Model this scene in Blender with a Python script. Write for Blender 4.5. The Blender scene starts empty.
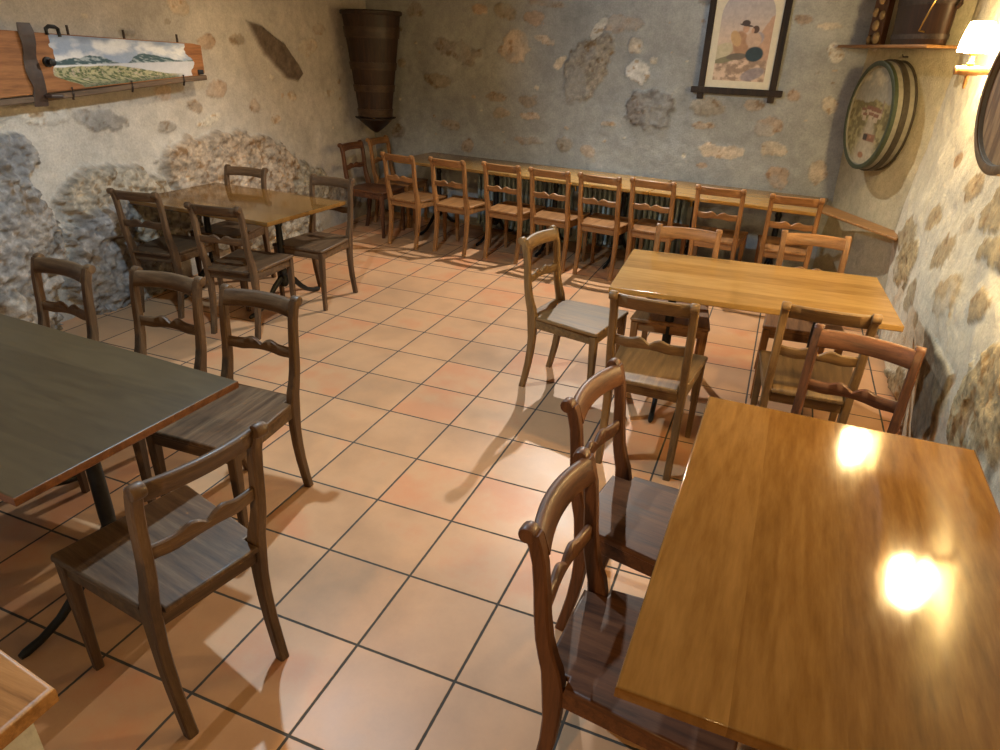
import bpy, bmesh, math, random
import numpy as np
from mathutils import Vector, Matrix

S = bpy.context.scene
COL = S.collection
PI = math.pi

# ------------------------------------------------------------------ camera
cam_data = bpy.data.cameras.new('camera')
cam_data.sensor_width = 36.0
cam_data.lens = 675.69 / 1000.0 * 36.0
cam_data.clip_start = 0.05
cam = bpy.data.objects.new('camera', cam_data)
COL.objects.link(cam)
YAW, PITCH, ROLL = -0.3703, 0.4529, 0.0351
fw = Vector((math.sin(YAW) * math.cos(PITCH), math.cos(YAW) * math.cos(PITCH), -math.sin(PITCH)))
r0 = Vector((math.cos(YAW), -math.sin(YAW), 0.0))
u0 = r0.cross(fw)
rt = math.cos(ROLL) * r0 + math.sin(ROLL) * u0
up = -math.sin(ROLL) * r0 + math.cos(ROLL) * u0
TILE = 0.365
cam.matrix_world = Matrix(((rt.x, up.x, -fw.x, 3.7896 * TILE), (rt.y, up.y, -fw.y, -5.7708 * TILE),
                           (rt.z, up.z, -fw.z, 5.0417 * TILE), (0, 0, 0, 1)))
S.camera = cam

# ------------------------------------------------------------------ colour management, world
S.view_settings.view_transform = 'Standard'
S.view_settings.look = 'None'
S.view_settings.gamma = 1.0
S.view_settings.use_curve_mapping = False
S.view_settings.exposure = 0.0
S.cycles.use_denoising = True
S.cycles.max_bounces = 8
world = bpy.data.worlds.new('world')
S.world = world
world.use_nodes = True
world.node_tree.nodes['Background'].inputs['Color'].default_value = (0.62, 0.80, 1.0, 1)
world.node_tree.nodes['Background'].inputs['Strength'].default_value = 0.015

# ------------------------------------------------------------------ lamps of the room
def ceiling_lamp(name, loc, power, col, radius, cone=None, blend=0.5, aim=None):
    d = bpy.data.lights.new(name, 'SPOT' if cone else 'POINT')
    d.energy = power; d.color = col; d.shadow_soft_size = radius
    if cone: d.spot_size = math.radians(cone); d.spot_blend = blend
    o = bpy.data.objects.new(name, d); COL.objects.link(o); o.location = loc
    if aim: o.rotation_euler = (Vector(aim) - Vector(loc)).to_track_quat('-Z', 'Y').to_euler()
    return o
ceiling_lamp('ceiling_light_rear', (-0.22, 4.36, 3.15), 500, (1.0, 0.95, 0.86), 0.03, 121, 0.7, aim=(0.0, 1.3, 0.0))
ceiling_lamp('ceiling_light_front', (-0.60, 0.13, 2.60), 200, (0.62, 0.84, 1.0), 0.028, 158, 0.4)
ceiling_lamp('added_back_wall_spot', (-0.50, 0.32, 2.60), 230, (0.52, 0.78, 1.0), 0.03, 46, 1.0, aim=(0.25, 4.66, 1.75))  # added cold spot that turns the back wall bluish, no fixture of the room
ceiling_lamp('ceiling_light_left', (-1.65, 2.2, 2.55), 62, (1.0, 0.75, 0.46), 0.05, 95, 1.0, aim=(-3.05, 3.0, 0.95))
ceiling_lamp('ceiling_light_right', (1.45, -1.05, 2.40), 10, (1.0, 0.66, 0.27), 0.04, 120, 0.6)
ceiling_lamp('entrance_light', (0.80, -3.70, 2.10), 150, (1.0, 0.62, 0.24), 0.05)
SCONCE_GLOW = 300.0

# ------------------------------------------------------------------ noise in numpy
def _hash(ix, iy, seed):
    n = (ix.astype(np.int64) * 374761393 + iy.astype(np.int64) * 668265263 + seed * 1442695041) & 0x7fffffff
    n = ((n ^ (n >> 13)) * 1274126177) & 0x7fffffff
    n = n ^ (n >> 16)
    return (n & 0xffff) / 65535.0
def vnoise(x, y, seed=0):
    ix = np.floor(x); iy = np.floor(y)
    fx = x - ix; fy = y - iy
    fx = fx * fx * fx * (fx * (fx * 6 - 15) + 10); fy = fy * fy * fy * (fy * (fy * 6 - 15) + 10)
    a = _hash(ix, iy, seed); b = _hash(ix + 1, iy, seed)
    c = _hash(ix, iy + 1, seed); d = _hash(ix + 1, iy + 1, seed)
    return (a + (b - a) * fx) * (1 - fy) + (c + (d - c) * fx) * fy
def fbm(x, y, octaves=4, seed=0, gain=0.5):
    s = np.zeros_like(x); a = 1.0; t = 0.0
    for k in range(octaves):
        s += a * vnoise(x + 17.3 * k, y - 9.1 * k, seed + k * 7); t += a
        x = x * 2.03; y = y * 2.03; a *= gain
    return s / t
def sstep(a, b, x):
    t = np.clip((x - a) / (b - a), 0, 1)
    return t * t * (3 - 2 * t)
def mixc(a, b, t):
    t = np.asarray(t)[..., None]
    return a * (1 - t) + np.asarray(b) * t

# ------------------------------------------------------------------ material helpers
def new_mat(name):
    m = bpy.data.materials.new(name); m.use_nodes = True
    nt = m.node_tree
    return m, nt, nt.nodes['Principled BSDF']
def N(nt, t, **kw):
    n = nt.nodes.new(t)
    for k, v in kw.items():
        if k.startswith('i_'):
            key = k[2:]
            key = int(key) if key.isdigit() else key.replace('_', ' ')
            n.inputs[key].default_value = v
        else:
            setattr(n, k, v)
    return n
def ramp(nt, stops):
    n = nt.nodes.new('ShaderNodeValToRGB')
    e = n.color_ramp.elements
    while len(e) < len(stops): e.new(0.5)
    for el, (p, c) in zip(e, stops):
        el.position = p; el.color = (*c, 1)
    return n
def L(nt, a, ao, b, bi):
    nt.links.new(a.outputs[ao], b.inputs[bi])

def mat_wood(name, dark, mid, light, axis='z', rough=0.38, coat=0.0, scale=1.0, grain=1.0, vary=0.25):
    m, nt, p = new_mat(name)
    tc = N(nt, 'ShaderNodeTexCoord')
    oi = N(nt, 'ShaderNodeObjectInfo')
    sc = {'x': (1.2, 16, 16), 'y': (16, 1.2, 16), 'z': (16, 16, 1.2)}[axis]
    mp = N(nt, 'ShaderNodeMapping'); mp.inputs['Scale'].default_value = tuple(s * scale for s in sc)
    L(nt, tc, 'Object', mp, 'Vector')
    off = N(nt, 'ShaderNodeVectorMath', operation='SCALE'); off.inputs[0].default_value = (31, 17, 23)
    L(nt, oi, 'Random', off, 'Scale')
    add = N(nt, 'ShaderNodeVectorMath', operation='ADD')
    L(nt, mp, 'Vector', add, 0); L(nt, off, 'Vector', add, 1)
    n1 = N(nt, 'ShaderNodeTexNoise', i_Scale=2.2, i_Detail=6.0, i_Roughness=0.62, i_Distortion=0.35)
    L(nt, add, 'Vector', n1, 'Vector')
    n2 = N(nt, 'ShaderNodeTexNoise', i_Scale=14.0, i_Detail=3.0, i_Roughness=0.7)
    L(nt, add, 'Vector', n2, 'Vector')
    mx = N(nt, 'ShaderNodeMath', operation='MULTIPLY_ADD', i_1=0.35 * grain); 
    L(nt, n2, 'Fac', mx, 0); L(nt, n1, 'Fac', mx, 2)
    sub = N(nt, 'ShaderNodeMath', operation='SUBTRACT', i_1=0.175 * grain); L(nt, mx, 'Value', sub, 0)
    cr = ramp(nt, [(0.30, dark), (0.52, mid), (0.75, light)])
    L(nt, sub, 'Value', cr, 'Fac')
    hs = N(nt, 'ShaderNodeHueSaturation')
    v = N(nt, 'ShaderNodeMath', operation='MULTIPLY_ADD', i_1=vary, i_2=1.0 - vary / 2)
    L(nt, oi, 'Random', v, 0); L(nt, v, 'Value', hs, 'Value'); L(nt, cr, 'Color', hs, 'Color')
    L(nt, hs, 'Color', p, 'Base Color')
    rr = N(nt, 'ShaderNodeMath', operation='MULTIPLY_ADD', i_1=0.22, i_2=rough - 0.11)
    L(nt, n1, 'Fac', rr, 0); L(nt, rr, 'Value', p, 'Roughness')
    p.inputs['Coat Weight'].default_value = coat
    p.inputs['Specular IOR Level'].default_value = 0.35
    p.inputs['Coat Roughness'].default_value = 0.2
    bp = N(nt, 'ShaderNodeBump', i_Strength=0.12, i_Distance=0.002)
    L(nt, sub, 'Value', bp, 'Height'); L(nt, bp, 'Normal', p, 'Normal')
    return m

def mat_table(name, dark, mid, light, rough=0.085, board=0.2):
    """varnished boards running along local x, glued edge to edge across y"""
    m, nt, p = new_mat(name)
    tc = N(nt, 'ShaderNodeTexCoord'); oi = N(nt, 'ShaderNodeObjectInfo')
    sep = N(nt, 'ShaderNodeSeparateXYZ'); L(nt, tc, 'Object', sep, 'Vector')
    dv = N(nt, 'ShaderNodeMath', operation='DIVIDE', i_1=board); L(nt, sep, 'Y', dv, 0)
    fl = N(nt, 'ShaderNodeMath', operation='FLOOR'); L(nt, dv, 'Value', fl, 0)
    ad = N(nt, 'ShaderNodeMath', operation='MULTIPLY_ADD', i_1=37.0); L(nt, oi, 'Random', ad, 0); L(nt, fl, 'Value', ad, 2)
    wn = N(nt, 'ShaderNodeTexWhiteNoise', noise_dimensions='1D'); L(nt, ad, 'Value', wn, 'W')
    mp = N(nt, 'ShaderNodeMapping'); mp.inputs['Scale'].default_value = (0.9, 6.0, 6.0)
    L(nt, tc, 'Object', mp, 'Vector')
    of = N(nt, 'ShaderNodeVectorMath', operation='SCALE'); of.inputs[0].default_value = (13.0, 5.0, 3.0)
    L(nt, ad, 'Value', of, 'Scale')
    av = N(nt, 'ShaderNodeVectorMath', operation='ADD'); L(nt, mp, 'Vector', av, 0); L(nt, of, 'Vector', av, 1)
    n1 = N(nt, 'ShaderNodeTexNoise', i_Scale=1.1, i_Detail=2.0, i_Roughness=0.5); L(nt, av, 'Vector', n1, 'Vector')
    rings = N(nt, 'ShaderNodeMath', operation='MULTIPLY', i_1=46.0); L(nt, n1, 'Fac', rings, 0)
    sn = N(nt, 'ShaderNodeMath', operation='SINE'); L(nt, rings, 'Value', sn, 0)
    n2 = N(nt, 'ShaderNodeTexNoise', i_Scale=9.0, i_Detail=5.0, i_Roughness=0.65); L(nt, av, 'Vector', n2, 'Vector')
    a1 = N(nt, 'ShaderNodeMath', operation='MULTIPLY_ADD', i_1=0.05, i_2=0.0); L(nt, sn, 'Value', a1, 0)
    a2 = N(nt, 'ShaderNodeMath', operation='MULTIPLY_ADD', i_1=0.45); L(nt, n2, 'Fac', a2, 0); L(nt, a1, 'Value', a2, 2)
    a3 = N(nt, 'ShaderNodeMath', operation='MULTIPLY_ADD', i_1=0.26); L(nt, wn, 'Value', a3, 0); L(nt, a2, 'Value', a3, 2)
    a4 = N(nt, 'ShaderNodeMath', operation='MULTIPLY_ADD', i_1=0.3); L(nt, n1, 'Fac', a4, 0); L(nt, a3, 'Value', a4, 2)
    cr = ramp(nt, [(0.25, dark), (0.5, mid), (0.78, light)]); L(nt, a4, 'Value', cr, 'Fac')
    L(nt, cr, 'Color', p, 'Base Color')
    rr = N(nt, 'ShaderNodeMath', operation='MULTIPLY_ADD', i_1=0.07, i_2=rough - 0.035); L(nt, n2, 'Fac', rr, 0)
    L(nt, rr, 'Value', p, 'Roughness')
    p.inputs['Specular IOR Level'].default_value = 0.42
    bp = N(nt, 'ShaderNodeBump', i_Strength=0.03, i_Distance=0.001)
    L(nt, a2, 'Value', bp, 'Height'); L(nt, bp, 'Normal', p, 'Normal')
    return m

def mat_plain(name, col, rough=0.5, metal=0.0, noise=0.15, scale=30.0, bump=0.0):
    m, nt, p = new_mat(name)
    tc = N(nt, 'ShaderNodeTexCoord')
    n1 = N(nt, 'ShaderNodeTexNoise', i_Scale=scale, i_Detail=4.0); L(nt, tc, 'Object', n1, 'Vector')
    lo = tuple(c * (1 - noise) for c in col); hi = tuple(min(1, c * (1 + noise)) for c in col)
    cr = ramp(nt, [(0.3, lo), (0.7, hi)]); L(nt, n1, 'Fac', cr, 'Fac'); L(nt, cr, 'Color', p, 'Base Color')
    p.inputs['Roughness'].default_value = rough; p.inputs['Metallic'].default_value = metal
    if bump:
        bp = N(nt, 'ShaderNodeBump', i_Strength=bump, i_Distance=0.003)
        L(nt, n1, 'Fac', bp, 'Height'); L(nt, bp, 'Normal', p, 'Normal')
    return m

def mat_attr(name, rough=0.9, fine=0.18, scale=60.0, bump=0.35, dist=0.004):
    """colour of plaster, stone or paint held per vertex, with grit on top"""
    m, nt, p = new_mat(name)
    at = N(nt, 'ShaderNodeVertexColor', layer_name='Col')
    tc = N(nt, 'ShaderNodeTexCoord')
    n1 = N(nt, 'ShaderNodeTexNoise', i_Scale=scale, i_Detail=7.0, i_Roughness=0.7); L(nt, tc, 'Object', n1, 'Vector')
    mr = N(nt, 'ShaderNodeMapRange'); L(nt, n1, 'Fac', mr, 'Value')
    mr.inputs['From Min'].default_value = 0.3; mr.inputs['From Max'].default_value = 0.7
    mr.inputs['To Min'].default_value = 1.0 - fine; mr.inputs['To Max'].default_value = 1.0 + fine
    n2 = N(nt, 'ShaderNodeTexNoise', i_Scale=scale * 0.18, i_Detail=4.0, i_Roughness=0.6); L(nt, tc, 'Object', n2, 'Vector')
    m2 = N(nt, 'ShaderNodeMapRange'); L(nt, n2, 'Fac', m2, 'Value')
    m2.inputs['From Min'].default_value = 0.3; m2.inputs['From Max'].default_value = 0.7
    m2.inputs['To Min'].default_value = 1.0 - fine * 0.7; m2.inputs['To Max'].default_value = 1.0 + fine * 0.7
    mm = N(nt, 'ShaderNodeMath', operation='MULTIPLY'); L(nt, mr, 'Result', mm, 0); L(nt, m2, 'Result', mm, 1)
    mx = N(nt, 'ShaderNodeMix', data_type='RGBA', blend_type='MULTIPLY'); mx.inputs['Factor'].default_value = 1.0
    L(nt, at, 'Color', mx, 'A'); L(nt, mm, 'Value', mx, 'B'); L(nt, mx, 'Result', p, 'Base Color')
    p.inputs['Roughness'].default_value = rough
    p.inputs['Specular IOR Level'].default_value = 0.25
    if bump:
        bp = N(nt, 'ShaderNodeBump', i_Strength=bump, i_Distance=dist)
        L(nt, n1, 'Fac', bp, 'Height'); L(nt, bp, 'Normal', p, 'Normal')
    return m

def mat_tiles():
    m, nt, p = new_mat('terracotta_tiles')
    tc = N(nt, 'ShaderNodeTexCoord')
    mp = N(nt, 'ShaderNodeMapping'); mp.inputs['Scale'].default_value = (1 / TILE, 1 / TILE, 1)
    L(nt, tc, 'Object', mp, 'Vector')
    fl = N(nt, 'ShaderNodeVectorMath', operation='FLOOR'); L(nt, mp, 'Vector', fl, 0)
    wn = N(nt, 'ShaderNodeTexWhiteNoise', noise_dimensions='2D'); L(nt, fl, 'Vector', wn, 'Vector')
    fr = N(nt, 'ShaderNodeVectorMath', operation='FRACTION'); L(nt, mp, 'Vector', fr, 0)
    sp = N(nt, 'ShaderNodeSeparateXYZ'); L(nt, fr, 'Vector', sp, 'Vector')
    ds = []
    for ax in 'XY':
        a = N(nt, 'ShaderNodeMath', operation='SUBTRACT', i_1=0.5); L(nt, sp, ax, a, 0)
        b = N(nt, 'ShaderNodeMath', operation='ABSOLUTE'); L(nt, a, 'Value', b, 0); ds.append(b)
    mxm = N(nt, 'ShaderNodeMath', operation='MAXIMUM'); L(nt, ds[0], 'Value', mxm, 0); L(nt, ds[1], 'Value', mxm, 1)
    ng = N(nt, 'ShaderNodeTexNoise', i_Scale=40.0, i_Detail=2.0); L(nt, tc, 'Object', ng, 'Vector')
    ed = N(nt, 'ShaderNodeMath', operation='MULTIPLY_ADD', i_1=0.006); L(nt, ng, 'Fac', ed, 0); L(nt, mxm, 'Value', ed, 2)
    gr = N(nt, 'ShaderNodeMapRange', interpolation_type='SMOOTHSTEP'); gr.inputs['From Min'].default_value = 0.4870; gr.inputs['From Max'].default_value = 0.4930
    L(nt, ed, 'Value', gr, 'Value')
    # cloud of fired clay, different on every tile
    of = N(nt, 'ShaderNodeVectorMath', operation='SCALE'); L(nt, wn, 'Color', of, 0); of.inputs['Scale'].default_value = 40.0
    av = N(nt, 'ShaderNodeVectorMath', operation='ADD'); L(nt, tc, 'Object', av, 0); L(nt, of, 'Vector', av, 1)
    n1 = N(nt, 'ShaderNodeTexNoise', i_Scale=3.6, i_Detail=4.0, i_Roughness=0.55); L(nt, av, 'Vector', n1, 'Vector')
    n2 = N(nt, 'ShaderNodeTexNoise', i_Scale=90.0, i_Detail=4.0, i_Roughness=0.7); L(nt, av, 'Vector', n2, 'Vector')
    a1 = N(nt, 'ShaderNodeMath', operation='MULTIPLY_ADD', i_1=0.34); L(nt, wn, 'Value', a1, 0); L(nt, n1, 'Fac', a1, 2)
    a2 = N(nt, 'ShaderNodeMath', operation='MULTIPLY_ADD', i_1=0.14); L(nt, n2, 'Fac', a2, 0); L(nt, a1, 'Value', a2, 2)
    cr = ramp(nt, [(0.42, (0.40, 0.235, 0.13)), (0.60, (0.47, 0.265, 0.14)), (0.78, (0.53, 0.30, 0.158)), (0.97, (0.54, 0.245, 0.118))])
    L(nt, a2, 'Value', cr, 'Fac')
    mx = N(nt, 'ShaderNodeMix', data_type='RGBA'); L(nt, gr, 'Result', mx, 'Factor'); L(nt, cr, 'Color', mx, 'A')
    mx.inputs['B'].default_value = (0.052, 0.045, 0.038, 1)
    L(nt, mx, 'Result', p, 'Base Color')
    rr = N(nt, 'ShaderNodeMath', operation='MULTIPLY_ADD', i_1=0.25, i_2=0.30); L(nt, n1, 'Fac', rr, 0)
    rm = N(nt, 'ShaderNodeMix', data_type='FLOAT'); L(nt, gr, 'Result', rm, 'Factor'); L(nt, rr, 'Value', rm, 'A'); rm.inputs['B'].default_value = 0.9
    L(nt, rm, 'Result', p, 'Roughness')
    h = N(nt, 'ShaderNodeMath', operation='MULTIPLY_ADD', i_1=-1.0); L(nt, gr, 'Result', h, 0)
    hh = N(nt, 'ShaderNodeMath', operation='MULTIPLY', i_1=0.12); L(nt, n1, 'Fac', hh, 0); L(nt, hh, 'Value', h, 2)
    bp = N(nt, 'ShaderNodeBump', i_Strength=0.5, i_Distance=0.003); L(nt, h, 'Value', bp, 'Height'); L(nt, bp, 'Normal', p, 'Normal')
    return m

# ------------------------------------------------------------------ mesh helpers
def link(name, me, m=None, parent=None):
    if m is not None and not me.materials: me.materials.append(m)
    o = bpy.data.objects.new(name, me); COL.objects.link(o)
    if parent is not None: o.parent = parent
    return o
def obj(name, bm, m, parent=None, smooth=True, angle=40):
    bmesh.ops.recalc_face_normals(bm, faces=bm.faces[:])
    me = bpy.data.meshes.new(name); bm.to_mesh(me); bm.free()
    if smooth:
        me.polygons.foreach_set('use_smooth', [True] * len(me.polygons))
        try: me.set_sharp_from_angle(angle=math.radians(angle))
        except Exception: pass
    return link(name, me, m, parent)
def empty(name, loc, rz=0.0):
    o = bpy.data.objects.new(name, None); COL.objects.link(o)
    o.empty_display_size = 0.1; o.location = loc; o.rotation_euler = (0, 0, rz)
    return o
def tag(o, label=None, cat=None, group=None, kind=None):
    if label: o['label'] = label
    if cat: o['category'] = cat
    if group: o['group'] = group
    if kind: o['kind'] = kind
    return o
def bm_new(): return bmesh.new()
def loft(bm, rings, closed=False):
    vs = [[bm.verts.new(p) for p in r] for r in rings]
    n = len(vs[0])
    pairs = list(zip(vs[:-1], vs[1:]))
    if closed: pairs.append((vs[-1], vs[0]))
    for a, b in pairs:
        for i in range(n):
            bm.faces.new((a[i], a[(i + 1) % n], b[(i + 1) % n], b[i]))
    if not closed:
        bm.faces.new(vs[0][::-1]); bm.faces.new(vs[-1])
def rect_ring(c, ax, ay, hx, hy, ch):
    """chamfered rectangle ring around c in the plane of unit vectors ax, ay"""
    c = Vector(c); ax = Vector(ax); ay = Vector(ay)
    pts = [(hx - ch, -hy), (hx, -hy + ch), (hx, hy - ch), (hx - ch, hy), (-hx + ch, hy), (-hx, hy - ch), (-hx, -hy + ch), (-hx + ch, -hy)]
    return [c + ax * a + ay * b for a, b in pts]
def prism(bm, poly, z0, z1, ch=0.003):
    """plan polygon extruded upwards with small chamfers top and bottom"""
    c = Vector((sum(p[0] for p in poly) / len(poly), sum(p[1] for p in poly) / len(poly)))
    def ins(d):
        n = len(poly); out = []
        area = sum(poly[i][0] * poly[(i + 1) % n][1] - poly[(i + 1) % n][0] * poly[i][1] for i in range(n))
        sg = 1 if area > 0 else -1
        for i in range(n):
            a = Vector(poly[i - 1]); b = Vector(poly[i]); e = Vector(poly[(i + 1) % n])
            d1 = (b - a).normalized(); d2 = (e - b).normalized()
            n1 = Vector((-d1.y, d1.x)) * sg; n2 = Vector((-d2.y, d2.x)) * sg
            k = n1 + n2; k = k / max(0.35, k.dot(n1))
            out.append(b + k * d)
        return out
    rings = []
    for z, d in ((z0, ch + 0.003), (z0, ch), (z0 + ch, 0), (z1 - ch, 0), (z1 - ch * 0.35, ch * 0.35), (z1, ch), (z1, ch + 0.003)):
        rings.append([(p.x, p.y, z) for p in ins(d)])
    loft(bm, rings)
def box(bm, x0, x1, y0, y1, z0, z1, ch=0.003):
    prism(bm, [(x0, y0), (x1, y0), (x1, y1), (x0, y1)], z0, z1, ch)
def lathe(bm, prof, c=(0, 0), seg=20, sx=1.0, sy=1.0):
    loft(bm, [[(c[0] + r * sx * math.cos(2 * PI * k / seg), c[1] + r * sy * math.sin(2 * PI * k / seg), z) for k in range(seg)] for r, z in prof])
def tube(bm, pts, rad, seg=8):
    pts = [Vector(p) for p in pts]
    rads = rad if isinstance(rad, (list, tuple)) else [rad] * len(pts)
    rings = []
    ref = Vector((0, 0, 1))
    for i, p in enumerate(pts):
        d = (pts[min(i + 1, len(pts) - 1)] - pts[max(i - 1, 0)]).normalized()
        a = d.cross(ref)
        if a.length < 0.1: a = d.cross(Vector((1, 0, 0)))
        a.normalize(); b = d.cross(a)
        if isinstance(rads[i], tuple): ra, rb = rads[i]
        else: ra = rb = rads[i]
        rings.append([p + a * ra * math.cos(2 * PI * k / seg) + b * rb * math.sin(2 * PI * k / seg) for k in range(seg)])
    loft(bm, rings)
def grid_mesh(name, X, Y, Z, Cc):
    """(h,w) arrays of positions and (h,w,3) colours -> mesh with a colour attribute"""
    h, w = X.shape
    me = bpy.data.meshes.new(name)
    me.vertices.add(h * w)
    co = np.stack([X, Y, Z], -1).reshape(-1, 3).astype(np.float32)
    me.vertices.foreach_set('co', co.ravel())
    i = np.arange(h * w).reshape(h, w)
    q = np.stack([i[:-1, :-1], i[:-1, 1:], i[1:, 1:], i[1:, :-1]], -1).reshape(-1, 4).astype(np.int32)
    nf = len(q)
    me.loops.add(nf * 4); me.polygons.add(nf)
    me.loops.foreach_set('vertex_index', q.ravel())
    me.polygons.foreach_set('loop_start', np.arange(0, nf * 4, 4, dtype=np.int32))
    me.polygons.foreach_set('loop_total', np.full(nf, 4, dtype=np.int32))
    me.polygons.foreach_set('use_smooth', np.ones(nf, dtype=bool))
    me.update(calc_edges=True)
    ca = me.color_attributes.new('Col', 'FLOAT_COLOR', 'POINT')
    cc = np.concatenate([np.clip(Cc, 0, 1).reshape(-1, 3), np.ones((h * w, 1))], 1).astype(np.float32)
    ca.data.foreach_set('color', cc.ravel())
    me.validate()
    return me

# ================================================================== THE SETTING
M_STONEWALL = mat_attr('plaster_and_stone', 0.92, 0.17, 70.0, 0.8, 0.008)
TONES = np.array([[0.075, 0.062, 0.052], [0.24, 0.225, 0.215], [0.30, 0.265, 0.21], [0.42, 0.31, 0.225], [0.56, 0.50, 0.40], [0.66, 0.64, 0.60]])
def tone_col(t):
    x = min(max(t, 0), 1) * 5; i = min(int(x), 4); f = x - i
    return TONES[i] * (1 - f) + TONES[i + 1] * f
def stone_wall(name, P0, du, nrm, ulen, zlen, stones, plaster, res=0.013, seed=1, lean=None, warp=0.03, rough_pl=0.016, mottled=0.35, tint=(1, 1, 1), polys=()):
    nu = int(ulen / res) + 1; nz = int(zlen / res) + 1
    u, z = np.meshgrid(np.linspace(0, ulen, nu), np.linspace(0, zlen, nz))
    pl = (fbm(u * 1.3, z * 1.3, 3, seed) - 0.5) * 0.05 + (fbm(u * 7, z * 7, 4, seed + 3) - 0.5) * rough_pl + (fbm(u * 30, z * 30, 3, seed + 5) - 0.5) * 0.005
    h = pl.copy()
    big = fbm(u * 1.7, z * 1.7, 4, seed + 11); mid = fbm(u * 6, z * 6, 4, seed + 12)
    Cc = np.ones(u.shape + (3,)) * np.array(plaster)
    Cc = Cc * (1 + mottled * (big - 0.5)[..., None] * 1.6 + 0.5 * mottled * (mid - 0.5)[..., None])
    wu = (fbm(u * 9, z * 9, 3, seed + 21) - 0.5); wz = (fbm(u * 9, z * 9, 3, seed + 22) - 0.5)
    for k, (cu, cz, a, b, c, d, tone, pr_) in enumerate(stones):
        ext = 1.5 * (max(abs(a), abs(c)) + 0.08), 1.5 * (max(abs(b), abs(d)) + 0.08)
        s0, s1 = np.searchsorted(u[0], [cu - ext[0], cu + ext[0]]); t0, t1 = np.searchsorted(z[:, 0], [cz - ext[1], cz + ext[1]])
        if s1 - s0 < 2 or t1 - t0 < 2: continue
        sl = (slice(t0, t1), slice(s0, s1))
        size = math.sqrt(abs(a * d - b * c)) + 1e-6
        wamp = min(0.75 * size, warp * 4)
        U = u[sl] + wu[sl] * wamp - cu; Z = z[sl] + wz[sl] * wamp - cz
        det = a * d - b * c
        p = (d * U - c * Z) / det; q = (-b * U + a * Z) / det
        dd = np.sqrt(p * p + q * q) + (0.45 if size < 0.18 else 0.22) * (fbm(u[sl] * 22, z[sl] * 22, 4, seed + 70 + k, 0.6) - 0.5)
        m = sstep(1.06, 0.90, dd) if size < 0.18 else sstep(1.05, 0.95, dd)
        dome = 0.55 + 0.45 * np.sqrt(np.clip(1 - dd * dd, 0, 1))
        f = 8.0 if size > 0.18 else 18.0
        crag = np.abs(fbm(u[sl] * f + k, z[sl] * f * 1.3, 5, seed + 40 + k, 0.58) - 0.5) * 2
        crag2 = fbm(u[sl] * f * 2.6, z[sl] * f * 2.6, 5, seed + 60 + k, 0.6) - 0.5
        if pr_ >= 0.05: hh = pr_ * m * (dome - 0.4 * crag) + m * crag2 * 0.075
        else: hh = pr_ * m * 0.6 * (dome - 0.2 * crag) + m * crag2 * (0.028 if size > 0.18 else 0.007)
        h[sl] = h[sl] * (1 - 0.5 * m) + hh
        g0 = 0.12 if size > 0.18 else 0.55
        grain = fbm(u[sl] * 30, z[sl] * 38, 5, seed + 80 + k, 0.75)
        vein = fbm(u[sl] * 5 + 3, z[sl] * 9, 4, seed + 90 + k, 0.6)
        col = tone_col(tone) * np.array(tint) * (g0 + 2 * (1 - g0) * grain)[..., None] * (0.70 + 0.60 * vein)[..., None]
        warmm = fbm(u[sl] * 3, z[sl] * 3, 3, seed + 95 + k)[..., None]
        col = col * (1 + (warmm - 0.5) * np.array([0.16, 0.0, -0.2]))
        spots = sstep(0.60, 0.72, fbm(u[sl] * 16, z[sl] * 16, 4, seed + 97 + k, 0.65))[..., None]
        col = col * (1 - spots * np.array([0.35, 0.5, 0.65]))
        smear = sstep(0.60, 0.75, fbm(u[sl] * 4, z[sl] * 4, 4, seed + 30 + k)) * 0.6 if size > 0.05 else 0.0
        mm = m * (1 - smear) * (0.86 if size < 0.18 and tone > 0.15 else 1.0)
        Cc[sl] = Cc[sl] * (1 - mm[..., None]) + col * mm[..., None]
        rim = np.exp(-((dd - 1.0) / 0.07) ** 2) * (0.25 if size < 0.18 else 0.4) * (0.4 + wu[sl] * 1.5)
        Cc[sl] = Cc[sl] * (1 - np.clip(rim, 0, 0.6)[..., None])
    for pts, hgt_, col in polys:
        dmin = np.full(u.shape, 9.0); npt = len(pts)
        ar = sum(pts[i][0] * pts[(i + 1) % npt][1] - pts[(i + 1) % npt][0] * pts[i][1] for i in range(npt))
        for i in range(npt):
            (x0, y0), (x1, y1) = pts[i], pts[(i + 1) % npt]; ln = math.hypot(x1 - x0, y1 - y0)
            e = ((x1 - x0) * (z - y0) - (y1 - y0) * (u - x0)) / ln * (1 if ar > 0 else -1)
            dmin = np.minimum(dmin, e)
        m = sstep(-0.004, 0.022, dmin + 0.02 * wu)
        facet = hgt_ * (0.75 + 0.5 * np.abs(fbm(u * 2.2, z * 2.2, 2, 77) - 0.5)) + 0.03 * (fbm(u * 9, z * 9, 4, 78) - 0.5)
        h = h * (1 - m) + m * facet
        g = (0.5 + fbm(u * 24, z * 24, 5, 79, 0.65))[..., None] * (0.6 + 0.8 * fbm(u * 5, z * 5, 3, 80))[..., None]
        Cc = Cc * (1 - m[..., None]) + np.array(col) * g * m[..., None]
    if lean is not None: h = h + lean(u, z)
    du = Vector(du).normalized(); nrm = Vector(nrm).normalized()
    X = P0[0] + du.x * u + nrm.x * h; Y = P0[1] + du.y * u + nrm.y * h; Zc = z + 0 * u
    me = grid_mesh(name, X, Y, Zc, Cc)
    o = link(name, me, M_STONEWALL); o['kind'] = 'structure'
    return o
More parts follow.
